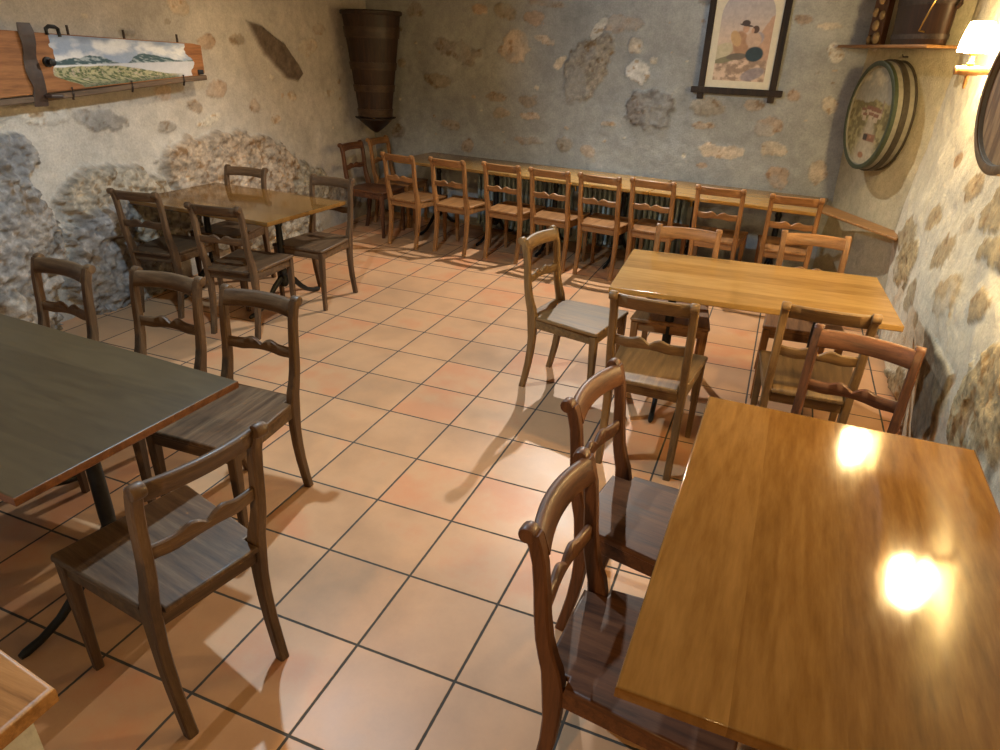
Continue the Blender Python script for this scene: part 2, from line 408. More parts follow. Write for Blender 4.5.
LEFT_STONES = [
    (5.168, 1.797, 0.089, 0.001, -0.012, -0.058, 0.600, 0.012),
    (6.455, 1.775, 0.144, 0.002, -0.012, -0.079, 0.750, 0.012),
    (5.219, 1.437, 0.116, -0.004, -0.014, -0.069, 0.600, 0.015),
    (4.947, 1.328, 0.065, -0.047, -0.041, -0.027, 0.500, 0.015),
    (5.629, 1.289, 0.065, 0.011, 0.025, -0.064, 0.550, 0.015),
    (4.613, 1.188, 0.088, -0.007, -0.010, -0.043, 0.300, 0.012),
    (5.067, 1.205, 0.131, 0.030, 0.017, -0.037, 0.850, 0.012),
    (5.884, 1.152, 0.072, -0.005, -0.006, -0.035, 0.700, 0.010),
    (3.615, 1.350, 0.195, -0.038, -0.023, -0.052, 0.900, 0.020),
    (4.045, 1.275, 0.204, -0.031, -0.026, -0.070, 0.250, 0.020),
    (6.169, 1.339, 0.076, -0.004, -0.007, -0.044, 0.700, 0.010),
    (6.732, 1.351, 0.095, 0.025, 0.031, -0.034, 0.850, 0.010),
    (4.650, 1.438, 0.078, -0.003, -0.013, -0.056, 0.650, 0.008),
    (6.234, 1.557, 0.092, -0.002, -0.011, -0.070, 0.400, 0.010),
    (4.423, 1.842, 0.075, -0.008, -0.012, -0.025, 0.300, 0.010),
    (5.510, 1.818, 0.099, 0.002, -0.010, -0.053, 0.450, 0.010),
    (6.655, 1.927, 0.117, 0.003, -0.006, -0.044, 0.500, 0.010),
    (3.302, 1.110, 0.156, -0.081, -0.088, -0.124, 0.140, 0.100),
    (3.157, 0.543, 0.265, -0.028, -0.071, -0.501, 0.220, 0.200),
    (4.044, 0.734, 0.439, -0.077, -0.059, -0.237, 0.420, 0.120),
    (3.909, 0.300, 0.412, -0.178, -0.201, -0.417, 0.160, 0.170),
    (5.332, 0.756, 0.823, -0.175, -0.111, -0.313, 0.500, 0.090),
    (5.270, 0.292, 1.023, -0.266, -0.067, -0.225, 0.420, 0.090),
    (4.365, 0.506, 0.384, -0.079, -0.053, -0.227, 0.380, 0.090),
    (2.975, 0.093, 0.297, -0.109, -0.073, -0.252, 0.250, 0.200),
    (6.805, 0.304, 0.420, -0.071, -0.018, -0.150, 0.450, 0.040),
    (6.233, 0.491, 0.296, -0.046, -0.032, -0.216, 0.400, 0.050),
]
BACK_STONES = [
    (0.651, 2.151, 0.115, 0.001, -0.002, -0.074, 0.300, 0.012),
    (1.172, 1.789, 0.304, -0.066, -0.038, -0.090, 0.250, 0.020),
    (1.864, 1.827, 0.168, 0.005, 0.007, -0.143, 0.700, 0.018),
    (1.442, 2.165, 0.081, 0.001, 0.001, -0.053, 0.600, 0.012),
    (1.727, 2.132, 0.131, -0.026, -0.021, -0.067, 0.400, 0.015),
    (2.059, 2.084, 0.118, 0.001, 0.004, -0.060, 0.600, 0.012),
    (2.166, 2.228, 0.189, -0.013, -0.002, -0.041, 0.500, 0.010),
    (0.933, 1.491, 0.176, -0.020, -0.019, -0.068, 0.400, 0.014),
    (1.663, 1.355, 0.119, 0.007, 0.002, -0.048, 0.500, 0.012),
    (2.024, 1.348, 0.125, -0.001, -0.003, -0.056, 0.450, 0.012),
    (1.716, 1.214, 0.095, 0.006, 0.002, -0.049, 0.450, 0.012),
    (2.066, 1.209, 0.125, -0.000, -0.002, -0.038, 0.650, 0.010),
    (2.637, 1.678, 0.163, 0.313, 0.179, -0.070, 0.350, 0.022),
    (1.098, 1.059, 0.127, -0.008, -0.011, -0.051, 0.450, 0.010),
    (2.453, 0.971, 0.088, 0.008, 0.005, -0.067, 0.350, 0.012),
    (2.708, 0.927, 0.085, 0.008, 0.006, -0.066, 0.650, 0.010),
    (2.045, 0.964, 0.174, 0.002, -0.002, -0.039, 0.500, 0.008),
    (1.318, 0.860, 0.076, 0.007, 0.001, -0.062, 0.500, 0.010),
    (0.392, 0.920, 0.099, 0.008, -0.003, -0.076, 0.250, 0.010),
    (0.463, 1.649, 0.067, 0.002, -0.002, -0.050, 0.400, 0.008),
    (3.282, 1.347, 0.236, 0.035, 0.039, -0.171, 0.120, 0.030),
    (3.828, 1.416, 0.141, 0.009, 0.014, -0.083, 0.420, 0.012),
    (2.963, 2.055, 0.191, 0.003, 0.008, -0.064, 0.600, 0.012),
    (3.080, 1.879, 0.076, 0.002, 0.009, -0.074, 0.750, 0.012),
    (3.145, 1.665, 0.109, -0.038, -0.034, -0.085, 0.950, 0.015),
    (3.273, 1.770, 0.047, 0.002, 0.004, -0.033, 0.800, 0.008),
    (4.370, 1.281, 0.123, 0.010, 0.018, -0.089, 0.620, 0.015),
    (4.440, 1.096, 0.117, 0.001, 0.006, -0.058, 0.750, 0.012),
    (3.997, 1.055, 0.215, -0.016, -0.001, -0.060, 0.720, 0.010),
    (4.537, 0.867, 0.107, 0.012, 0.017, -0.084, 0.600, 0.012),
    (3.802, 1.245, 0.116, 0.009, 0.005, -0.034, 0.500, 0.008),
    (4.530, 1.540, 0.055, 0.003, 0.010, -0.046, 0.550, 0.010),
    (4.848, 0.952, 0.072, -0.005, 0.005, -0.098, 0.700, 0.010),
    (4.820, 1.495, 0.060, 0.004, 0.016, -0.068, 0.800, 0.010),
    (4.777, 1.882, 0.066, 0.002, 0.017, -0.072, 0.900, 0.010),
    (4.689, 2.074, 0.096, 0.001, 0.006, -0.028, 0.800, 0.010),
    (4.487, 2.107, 0.068, 0.001, 0.008, -0.036, 0.550, 0.010),
    (4.220, 1.449, 0.091, 0.006, 0.009, -0.048, 0.500, 0.010),
    (3.857, 0.909, 0.055, 0.006, 0.004, -0.026, 0.600, 0.008),
    (2.901, 1.195, 0.071, 0.005, 0.003, -0.027, 0.700, 0.006),
    (2.351, 1.719, 0.061, 0.047, 0.029, -0.026, 0.750, 0.006),
    (2.734, 2.019, 0.069, 0.096, 0.043, -0.023, 0.850, 0.006),
    (2.177, 1.906, 0.123, -0.033, -0.012, -0.033, 0.700, 0.005),
]
RIGHT_STONES = [
    (5.414, 0.655, -0.129, 0.191, -0.305, 0.056, 0.400, 0.020),
    (4.945, 0.583, -0.022, 0.101, -0.169, 0.040, 0.350, 0.015),
    (4.561, 0.565, -0.008, 0.052, -0.095, 0.025, 0.350, 0.012),
    (4.473, 0.967, -0.053, 0.108, -0.193, 0.028, 0.420, 0.020),
    (4.101, 0.857, -0.010, 0.110, -0.198, 0.043, 0.450, 0.020),
    (3.602, 0.969, -0.001, 0.072, -0.131, 0.028, 0.420, 0.020),
    (3.098, 0.743, -0.135, 0.335, -0.339, 0.091, 0.380, 0.045),
    (4.833, 0.077, -0.380, 0.170, -0.110, -0.039, 0.300, 0.040),
    (3.706, 1.165, -0.052, 0.087, -0.214, 0.019, 0.400, 0.020),
    (4.434, 1.298, -0.037, 0.070, -0.141, 0.008, 0.450, 0.015),
    (5.026, 1.047, -0.065, 0.101, -0.193, 0.021, 0.420, 0.015),
    (3.919, 1.293, -0.059, 0.103, -0.180, 0.010, 0.400, 0.020),
    (5.629, 0.789, -0.147, 0.132, -0.251, 0.033, 0.400, 0.015),
    (4.259, 1.150, -0.038, 0.049, -0.092, 0.008, 0.500, 0.010),
    (5.679, 1.768, -0.071, 0.072, -0.101, -0.005, 0.400, 0.006),
    (5.025, 1.351, -0.054, 0.048, -0.105, 0.002, 0.600, 0.006),
]


SLAB = [(4.283, 0.641), (3.612, 0.652), (3.596, 0.496), (3.657, 0.301), (4.042, 0.087), (4.176, 0.285)]
SPLINTER = [(5.628, 1.980), (5.839, 1.935), (6.122, 1.796), (6.372, 1.537), (6.267, 1.469), (6.074, 1.500), (5.799, 1.711)]

CEIL = 3.4
random.seed(5)
def small_stones(n, u0, u1, z0, z1, tones, smin, smax, avoid):
    out = []
    for _ in range(n * 6):
        if len(out) >= n: break
        cu, cz = random.uniform(u0, u1), random.uniform(z0, z1)
        s = random.uniform(smin, smax)
        if any(abs(cu - q[0]) < abs(q[2]) + abs(q[4]) + s + .04 and abs(cz - q[1]) < abs(q[3]) + abs(q[5]) + s + .04 for q in avoid + out): continue
        t = random.uniform(-.5, .5); k = random.uniform(.45, .9)
        out.append((cu, cz, s * math.cos(t), s * math.sin(t), -s * k * math.sin(t), s * k * math.cos(t), random.choice(tones), 0.006 + s * 0.1))
    return out
left_st = LEFT_STONES + small_stones(14, 0.1, 3.0, 0.9, 2.7, (.25, .5, .7, .85), .04, .12, LEFT_STONES) + small_stones(10, 3.0, 7.4, 1.95, 2.7, (.25, .5, .7), .04, .12, LEFT_STONES) \
    + small_stones(16, 3.0, 7.2, 1.0, 1.95, (.55, .7, .8, .35), .015, .04, LEFT_STONES) + [(1.2, .5, .6, .0, .0, .45, .3, .18), (2.2, .6, .4, 0, 0, .5, .25, .16)]
stone_wall('wall_left', (-3.11, -2.5), (0, 1, 0), (1, 0, 0), 7.65, CEIL, left_st, (0.45, 0.41, 0.36), seed=3, polys=[(SPLINTER, 0.03, (0.115, 0.085, 0.062))],
           lean=lambda u, z: 0.05 * sstep(1.0, 0.2, z) + 0.02 * np.sin(u * 1.1))
back_st = BACK_STONES + small_stones(10, 0.1, 5.0, 2.25, 2.75, (.3, .5, .7), .04, .12, BACK_STONES) + small_stones(26, 0.3, 4.95, 0.85, 2.2, (.35, .5, .65, .8), .012, .03, BACK_STONES)
stone_wall('wall_back', (-3.12, 5.08), (1, -.123, 0), (-.123, -1, 0), 5.06, CEIL, back_st, (0.33, 0.34, 0.335), seed=23, mottled=0.4)
stone_wall('wall_corner', (1.84, 4.47), (.46, -1.19, 0), (-.933, -.361, 0), 1.36, CEIL, [(.16, 1.98, .10, 0, 0, .07, .85, .012)], (0.46, 0.41, 0.285), seed=43, rough_pl=0.008, mottled=0.25)
right_st = RIGHT_STONES + small_stones(12, .1, 2.0, .3, 2.6, (.4, .45, .3), .06, .2, RIGHT_STONES) + [(2.2, .45, .3, .0, .0, .3, .4, .06), (1.1, .6, .35, 0, 0, .3, .35, .06)]
stone_wall('wall_right', (2.29, -2.6), (0, 1, 0), (-1, 0, 0), 5.98, CEIL, right_st, (0.60, 0.55, 0.42), seed=63, rough_pl=0.02, mottled=0.22, tint=(1.18, 1.02, 0.68), polys=[(SLAB, 0.014, (0.15, 0.125, 0.085))],
           lean=lambda u, z: 0.055 * np.exp(-((z - 0.75) / 0.5) ** 2) + 0.012 * np.sin(u * 2.1) + 0.035 * sstep(2.6, 1.6, u))

bm = bm_new(); box(bm, -3.3, 2.6, -3.0, 5.3, -0.12, 0.0, 0.001)
o = obj('floor', bm, mat_tiles(), smooth=False); o['kind'] = 'structure'
bm = bm_new(); box(bm, -3.3, 2.6, -3.0, 5.3, CEIL - 0.02, CEIL + 0.1, 0.001)
o = obj('ceiling', bm, mat_plain('ceiling_boards', (0.10, 0.065, 0.04), 0.9, 0, 0.1, 6.0), smooth=False); o['kind'] = 'structure'

# parapet beside the steps, with its wooden cap
M_ROUGHPL = mat_plain('rough_white_plaster', (0.55, 0.53, 0.49), 0.92, 0, 0.12, 45.0, 0.9)
bm = bm_new(); prism(bm, [(.445, -1.70), (.448, -2.9), (-.9, -2.9), (-.9, -1.545)], 0.0, 0.868, 0.02)
o = obj('wall_parapet', bm, M_ROUGHPL); o['kind'] = 'structure'

# ================================================================== WOODS AND METALS
HONEY = ((0.13, 0.055, 0.017), (0.24, 0.110, 0.037), (0.33, 0.165, 0.062))
BROWN = ((0.046, 0.024, 0.012), (0.092, 0.050, 0.024), (0.150, 0.090, 0.046))
TAN = ((0.085, 0.046, 0.018), (0.155, 0.086, 0.033), (0.23, 0.135, 0.055))
MAHOG = ((0.045, 0.017, 0.008), (0.105, 0.040, 0.017), (0.165, 0.068, 0.028))
CHAIR_M = {}
for nm, c3 in (('honey', HONEY), ('brown', BROWN), ('mahogany', MAHOG), ('tan', TAN)):
    CHAIR_M[nm] = {ax: mat_wood('%s_chair_wood_%s' % (nm, ax), *c3, axis=ax, rough=0.5, coat=0.06) for ax in 'xyz'}
M_TABLE = mat_table('table_boards', (0.075, 0.032, 0.008), (0.140, 0.064, 0.015), (0.21, 0.105, 0.028))
M_HONEYTABLE = mat_table('honey_table_boards', (0.22, 0.110, 0.028), (0.33, 0.180, 0.050), (0.42, 0.245, 0.080), rough=0.16)
M_COLDLITTABLE = mat_table('cold_lit_table_boards', (0.036, 0.023, 0.010), (0.056, 0.037, 0.016), (0.078, 0.053, 0.024), rough=0.42)  # same wood as the brown tables, with cold light put into the colour
M_IRON = mat_plain('black_cast_iron', (0.012, 0.012, 0.012), 0.45, 0.4, 0.2, 60)
M_BRASS = mat_plain('brass', (0.45, 0.27, 0.08), 0.3, 0.9, 0.1, 40)
M_DARKIRON = mat_plain('rusty_iron', (0.05, 0.035, 0.028), 0.6, 0.5, 0.4, 40, 0.3)
M_LEDGE = mat_wood('ledge_board', (0.17, 0.08, 0.027), (0.29, 0.145, 0.05), (0.38, 0.20, 0.075), axis='x', rough=0.4)

bm = bm_new(); prism(bm, [(.475, -1.669), (.478, -2.93), (-.93, -2.93), (-.93, -1.505)], 0.868, 0.905, 0.006)
o = obj('trim_1', bm, M_LEDGE); o['kind'] = 'structure'

# ================================================================== CHAIR
POST = [(0.000, 0.000, .034, .017), (0.018, 0.08, .035, .017), (0.034, 0.16, .037, .017), (0.046, 0.25, .040, .0175), (0.051, 0.33, .044, .0175),
        (0.050, 0.40, .052, .018), (0.047, 0.455, .055, .018), (0.040, 0.50, .050, .018), (0.027, 0.54, .044, .0175), (0.015, 0.59, .040, .0175),
        (0.006, 0.66, .037, .017), (0.000, 0.74, .035, .017), (-0.008, 0.81, .034, .017), (-0.019, 0.855, .034, .017), (-0.030, 0.883, .036, .017)]
def post_bm(s):
    bm = bm_new(); rings = []
    for k, (y, z, d, w) in enumerate(POST):
        a = POST[max(k - 1, 0)]; b = POST[min(k + 1, len(POST) - 1)]
        t = Vector((0, b[0] - a[0], b[1] - a[1])).normalized(); nrm = Vector((0, t.z, -t.y))
        if k == 0: nrm = Vector((0, 1, 0))
        x = s * (0.169 + 0.006 * z)
        rings.append(rect_ring((x, y, z), (1, 0, 0), nrm, w, d / 2, 0.005))
    loft(bm, rings)
    # rolled-back scroll at the top of the post
    c = Vector((s * 0.1745, -0.040, 0.882)); seg = 14
    def ring(x, r): return [c + Vector((x, r * math.cos(2 * PI * k / seg), r * math.sin(2 * PI * k / seg))) for k in range(seg)]
    loft(bm, [ring(-.0185, .013), ring(-.0175, .019), ring(-.012, .0215), ring(.012, .0215), ring(.0175, .019), ring(.0185, .013)])
    return bm
def front_leg_bm(s):
    bm = bm_new()
    loft(bm, [rect_ring((s * (.193 + .006 * z), .452 - .01 * z - .02 * max(0, .1 - z), z), (1, 0, 0), (0, 1, 0), w, w, .004)
              for z, w in ((0, .0135), (.12, .015), (.26, .0175), (.36, .0195), (.442, .0205))])
    return bm
def seat_bm():
    bm = bm_new()
    prism(bm, [(-.151, .012), (.151, .012), (.151, .078), (.187, .080), (.222, .462), (.215, .474), (-.215, .474), (-.222, .462), (-.187, .080), (-.151, .078)], .445, .468, .006)
    return bm
def apron_bm():
    bm = bm_new()
    def bar(a, b, t, z0, z1):
        a = Vector(a); b = Vector(b); d = (b - a).normalized(); n = Vector((-d.y, d.x)) * t
        prism(bm, [tuple(a - n), tuple(b - n), tuple(b + n), tuple(a + n)], z0, z1, .003)
    bar((-.205, .450), (.205, .450), .010, .392, .4455)
    bar((-.152, .045), (.152, .045), .010, .392, .4455)
    for s in (-1, 1): bar((s * .172, .070), (s * .196, .440), .010, .392, .4455)
    return bm
def rail_bm(zc, y0, bow, topf, botf, thick, lean, nseg=32, hw=.158):
    bm = bm_new(); rings = []
    for k in range(nseg + 1):
        s = -1 + 2 * k / nseg; x = s * hw
        y = y0 - bow * (1 - s * s)
        zt, zb = zc + topf(s), zc + botf(s)
        t = thick / 2; c = min(.006, t * .6)
        def P(dy, z): return (x, y + dy - lean * (z - zc), z)
        rings.append([P(-t, zb + c), P(-t + c, zb), P(t - c, zb), P(t, zb + c), P(t, zt - c), P(t - c, zt - c * .2), P(0, zt), P(-t + c, zt - c * .2), P(-t, zt - c)])
    loft(bm, rings)
    return bm
def brace_top(s):
    a = abs(s)
    return .019 + .0135 * math.exp(-((a - .30) / .17) ** 2) - .012 * math.exp(-(a / .085) ** 2) + .002 * (a > .8) * (a - .8) * 5
def brace_bot(s):
    a = abs(s)
    return -.027 + .006 * math.exp(-((a - .0) / .4) ** 2) - .004 * math.exp(-((a - .62) / .2) ** 2)
top_me = dict(topf=lambda s: .033 + .003 * (1 - s * s), botf=lambda s: -.034 + .005 * (1 - s * s))
CHAIR_GEO = None
def make_chair(tone):
    root = empty('dining_chair', (0, 0, 0))
    W = CHAIR_M[tone]
    obj('seat', seat_bm(), W['y'], root)
    obj('seat_frame', apron_bm(), W['x'], root)
    obj('top_rail', rail_bm(.857, -.014, .024, thick=.026, lean=.35, hw=.161, **top_me), W['x'], root, angle=60)
    obj('middle_rail', rail_bm(.668, .006, .014, brace_top, brace_bot, .018, .05), W['x'], root, angle=50)
    for s in (-1, 1): obj('leg', post_bm(s), W['z'], root, angle=35)
    for s in (-1, 1): obj('leg', front_leg_bm(s), W['z'], root, angle=35)
    return root
AXIS = {'seat': 'y', 'seat_frame': 'x', 'top_rail': 'x', 'middle_rail': 'x', 'leg': 'z'}
def copy_tree(o, parent=None):
    c = o.copy(); COL.objects.link(c)
    if parent is not None: c.parent = parent
    for ch in list(o.children): copy_tree(ch, c)
    return c
chair_proto = make_chair('honey')
chair_used = []
def place_chair(x, y, deg, tone, label, group):
    o = chair_proto if not chair_used else copy_tree(chair_proto)
    chair_used.append(o)
    o.location = (x, y, 0); o.rotation_euler = (0, 0, math.radians(deg))
    if o is not chair_proto and tone != 'honey':
        for ch in o.children:
            ch.material_slots[0].link = 'OBJECT'
            ch.material_slots[0].material = CHAIR_M[tone][AXIS[ch.name.split('.')[0]]]
    tag(o, label, 'chair', group)
    return o
G_ROW = 'chairs lined up along the back wall tables'
ROW = [(-1.973, 3.711, -10.5), (-1.450, 3.699, -7.5), (-.919, 3.715, -8.1), (-.450, 3.663, -7), (.004, 3.632, -8.6), (.450, 3.640, -8.4), (.987, 3.610, -3.5), (1.545, 3.539, 0.5)]
NTH = ['first', 'second', 'third', 'fourth', 'fifth', 'sixth', 'seventh', 'eighth']
EXTRA = ['nearest the corner tub', 'left of radiators', 'at the left radiator', 'left of centre', 'right of centre', 'at the right radiator', 'behind the honey table', 'nearest the corner plank']
for k, (x, y, a) in enumerate(ROW):
    place_chair(x, y, a, 'honey', '%s wooden chair from the left in the back row, %s' % (NTH[k], EXTRA[k]), G_ROW)
G_C = 'pair of chairs in the rear left corner'
place_chair(-2.750, 4.120, -92.2, 'mahogany', 'nearer of two chairs below the conical tub in the rear corner', G_C)
place_chair(-2.747, 4.642, -91.9, 'honey', 'farther of two chairs below the conical tub, against the back wall', G_C)
G_M = 'chairs around the honey table on the right'
place_chair(.219, 1.509, -100.3, 'tan', 'lone greyish chair at the left end of the honey table, seen from the side', G_M)
place_chair(.994, .716, -1.7, 'tan', 'dark framed chair at the near left side of the honey table', G_M)
place_chair(1.694, .925, 1.0, 'tan', 'dark chair at the near right side of the honey table, behind a reddish chair', G_M)
place_chair(.949, 2.030, 183, 'honey', 'light chair tucked in at the far left side of the honey table', G_M)
place_chair(1.660, 2.250, 183, 'honey', 'light chair at the far right side of the honey table', G_M)
G_R = 'chairs around the large table at lower right'
place_chair(1.000, -.205, -99.1, 'mahogany', 'farther of two reddish brown chairs at the left side of the large glossy table', G_R)
place_chair(1.076, -.802, -93.5, 'mahogany', 'nearer of two reddish brown chairs at the left side of the large glossy table', G_R)
place_chair(1.807, .578, 166.5, 'mahogany', 'reddish brown chair at the far end of the large glossy table', G_R)
G_L = 'chairs around the dark table at left'
place_chair(-.512, -.038, 181.3, 'brown', 'right one of three chairs along the far side of the dark table, seat visible', G_L)
place_chair(-1.028, -.025, 182.2, 'brown', 'middle one of three chairs along the far side of the dark table', G_L)
place_chair(-1.580, -.098, 177, 'brown', 'left one of three chairs along the far side of the dark table', G_L)
place_chair(.134, -1.035, 78.8, 'brown', 'chair at the right end of the dark table, nearest the white parapet', G_L)
G_T = 'chairs around the rear left table'
place_chair(-2.586, 1.265, 6.9, 'brown', 'chair at the near left side of the rear left table, next to the boulders', G_T)
place_chair(-1.843, 1.192, 7.4, 'brown', 'grey brown chair seen from behind at the near right side of the rear left table', G_T)
place_chair(-2.621, 2.334, 185, 'brown', 'chair at the far side of the rear left table against the pale boulder', G_T)
place_chair(-1.792, 2.327, 180.3, 'brown', 'chair at the far right corner of the rear left table, front facing the camera', G_T)

# ================================================================== TABLES
def foot_bm():
    bm = bm_new()
    for s in (-1, 1):
        pts = [(0, 0, .215), (0, s * .05, .205), (0, s * .11, .165), (0, s * .17, .105), (0, s * .24, .055), (0, s * .31, .028), (0, s * .365, .020), (0, s * .385, .017)]
        rd = [(.017, .026), (.017, .026), (.016, .023), (.015, .020), (.014, .017), (.014, .015), (.015, .017), (.010, .012)]
        tube(bm, pts, rd, 10)
    return bm
def column_bm():
    bm = bm_new()
    lathe(bm, [(.020, .15), (.036, .17), (.040, .20), (.034, .225), (.026, .24), (.033, .255), (.034, .268), (.024, .285), (.026, .33), (.025, .50), (.022, .60),
               (.029, .615), (.029, .63), (.021, .645), (.024, .68), (.034, .695), (.034, .705)], seg=16)
    return bm
def bracket_bm():
    bm = bm_new(); box(bm, -.035, .035, -.27, .27, .699, .7205, .004); return bm
def top_bm(lx, ly):
    bm = bm_new(); box(bm, -lx / 2, lx / 2, -ly / 2, ly / 2, .7205, .75, .004); return bm
M_WARMLITEDGE = mat_wood('warm_lit_edge_wood', (0.07, 0.025, 0.010), (0.13, 0.05, 0.02), (0.19, 0.08, 0.03), axis='x', rough=0.4)  # warm lamp light on the table sides, put into the wood colour
ft, cl, br = None, None, None
def make_table(lx, ly, x, y, deg, label, group, m=M_TABLE, inset=.30):
    global ft, cl, br
    root = empty('dining_table', (x, y, 0), math.radians(deg))
    tag(root, label, 'table', group)
    tt = obj('tabletop', top_bm(lx, ly), m, root, angle=30)
    if m is M_COLDLITTABLE:
        tt.data.materials.append(M_WARMLITEDGE)
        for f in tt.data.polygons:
            if abs(f.normal.z) < .8: f.material_index = 1  # sides take the painted warm light, the top keeps the cold tone
    if ft is None:
        ft, cl, br = (obj(n, f(), M_IRON).data for n, f in (('foot', foot_bm), ('column', column_bm), ('bracket', bracket_bm)))
        for o in [o for o in COL.objects if o.data in (ft, cl, br)]: bpy.data.objects.remove(o)
    for s in (-1, 1):
        for n, me in (('column', cl), ('foot', ft), ('bracket', br)):
            c = link(n, me, None, root); c.location = (s * (lx / 2 - inset), 0, 0)
    return root
G_TAB = 'dining tables with wooden tops on black iron pedestals'
make_table(1.36, .80, 1.345, 1.615, 3.2, 'honey coloured table in the right middle with five chairs around it', G_TAB, M_HONEYTABLE)
t = make_table(1.33, .815, 1.700, -.522, 89.0, 'large glossy brown table filling the lower right corner with two lamp reflections', G_TAB)
make_table(1.36, .78, -.945, -.815, -3.2, 'dark table at the left room edge, cold light coloured into its top', G_TAB, M_COLDLITTABLE)
make_table(1.32, .83, -2.295, 1.880, -3.6, 'brown table near the rear left boulders with four chairs', G_TAB)
G_BT = 'tables in a line against the back wall'
bd = Vector((1, -.123, 0)).normalized(); bn = Vector((-.123, -1, 0)).normalized()
BW = Vector((-3.12, 5.08, 0))
for k, w in enumerate(('left table of the three along the back wall', 'middle table of the three along the back wall', 'right table of the three along the back wall, beside the plank')):
    u = .87 + .685 + k * 1.372
    c = BW + bd * u + bn * .395
    make_table(1.365, .72, c.x, c.y, math.degrees(math.atan2(-.123, 1)), w, G_BT, M_HONEYTABLE, inset=.33)

# plank joining the line of tables to the right wall
bm = bm_new(); prism(bm, [(1.80, 4.20), (2.285, 3.33), (2.215, 3.16), (1.725, 3.92), (1.64, 4.13)][::-1], .722, .74, .004)
o = obj('wall_plank', bm, M_LEDGE); tag(o, 'light wooden plank fixed along the right corner wall at table height', 'shelf')

# ================================================================== RADIATORS
M_RAD = mat_plain('radiator_enamel', (0.26, 0.33, 0.34), 0.4, 0, 0.15, 20)
def rad_section_bm():
    bm = bm_new()
    for dy in (-.052, -.0, .052):
        lathe(bm, [(.006, .07), (.015, .085), (.0155, .60), (.006, .625)], c=(0, dy), seg=10)
    for z in (.095, .595):
        tube(bm, [(0, -.066, z), (0, 0, z + (.012 if z > .3 else -.012)), (0, .066, z)], .0205, 8)
    return bm
sec = None
for k in range(2):
    c = BW + bd * (2.10 + k * 1.17) + bn * .135
    root = empty('radiator', (c.x, c.y, 0), math.atan2(-.123, 1))
    tag(root, ['left ribbed grey column radiator under the back wall tables', 'right ribbed grey column radiator under the back wall tables'][k], 'radiator', 'radiators along the back wall')
    for i in range(21):
        if sec is None:
            s_ = obj('section', rad_section_bm(), M_RAD, root); sec = s_.data
        else: s_ = link('section', sec, None, root)
        s_.location = ((i - 10) * .052, 0, 0)
    bm = bm_new()
    for s in (-1, 1):
        for dy in (-.05, .05): tube(bm, [(s * .45, dy, 0), (s * .45, dy, .08)], .012, 8)
    obj('foot', bm, M_RAD, root)
    bm = bm_new(); tube(bm, [(.54, 0, .595), (.575, 0, .595), (.575, 0, .55)], .012, 8); lathe(bm, [(.012, .60), (.024, .605), (.026, .635), (.018, .645)], c=(.565, 0), seg=12)
    obj('valve', bm, M_BRASS, root)

# ================================================================== WALL PIECES
M_PAINT = mat_attr('painted_surface', 0.6, 0.07, 120.0, 0.1, 0.001)
M_OLDOAK = mat_wood('dark_oak', (0.009, 0.0038, 0.0018), (0.022, 0.009, 0.004), (0.045, 0.019, 0.009), axis='z', rough=0.55, coat=0.04)
M_ORANGEWOOD = mat_wood('orange_board', (0.15, 0.06, 0.022), (0.26, 0.108, 0.038), (0.35, 0.16, 0.06), axis='y', rough=0.45)
M_GREYWOOD = mat_wood('weathered_beam', (0.07, 0.045, 0.028), (0.14, 0.09, 0.055), (0.2, 0.14, 0.09), axis='y', rough=0.7)
M_LEATHER = mat_plain('dark_leather', (0.035, 0.017, 0.011), 0.5, 0, 0.3, 30, 0.3)

# ---- conical carrying tub hung in the rear corner
TC = Vector((-2.685, 4.475, 0)); TA = math.atan2(.53, .85)
root = empty('wooden_tub', (TC.x, TC.y, 1.12), TA)
tag(root, 'tall dark conical wooden carrying tub with hoops hung in the rear corner', 'tub')
def tub_r(z): return .165 + (.292 - .165) * z / .99
def oval(r, z, seg=40, f=.72): return [(r * math.cos(2 * PI * k / seg), r * f * math.sin(2 * PI * k / seg), z) for k in range(seg)]
def oval_st(r, z, seg=96, nst=16, f=.72):
    out = []
    for k in range(seg):
        t = k / seg * nst; d = abs((t % 1) - .5) * 2
        rr = r * (1 - .010 * max(0, d - .8) / .2)
        out.append((rr * math.cos(2 * PI * k / seg), rr * f * math.sin(2 * PI * k / seg), z))
    return out
bm = bm_new()
loft(bm, [oval_st(tub_r(0) - .012, 0)] + [oval_st(tub_r(z), z) for z in (.004, .2, .4, .6, .8, .985)] + [oval_st(tub_r(.99) - .022, .99), oval_st(tub_r(.94) - .022, .90)])
obj('staves', bm, M_OLDOAK, root, angle=60)
for z, h in ((.05, .075), (.285, .065), (.495, .07), (.80, .10)):
    bm = bm_new(); loft(bm, [oval(tub_r(z - h / 2) - .003, z - h / 2), oval(tub_r(z - h / 2) + .011, z - h / 2), oval(tub_r(z + h / 2) + .011, z + h / 2), oval(tub_r(z + h / 2) - .003, z + h / 2)], closed=True)
    obj('hoop', bm, mat_wood('hoop_wood', (.020, .010, .005), (.040, .020, .009), (.07, .037, .017), axis='x', rough=.4, coat=.05) if z < .06 else bpy.data.materials['hoop_wood'], root)
bm = bm_new()
loft(bm, [oval(tub_r(1) + .004, .955), oval(tub_r(1) + .014, .965), oval(tub_r(1) + .014, .99), oval(tub_r(1) - .0, .999), oval(tub_r(1) - .02, .992), oval(tub_r(1) - .02, .955)], closed=True)
obj('rim', bm, M_OLDOAK, root)
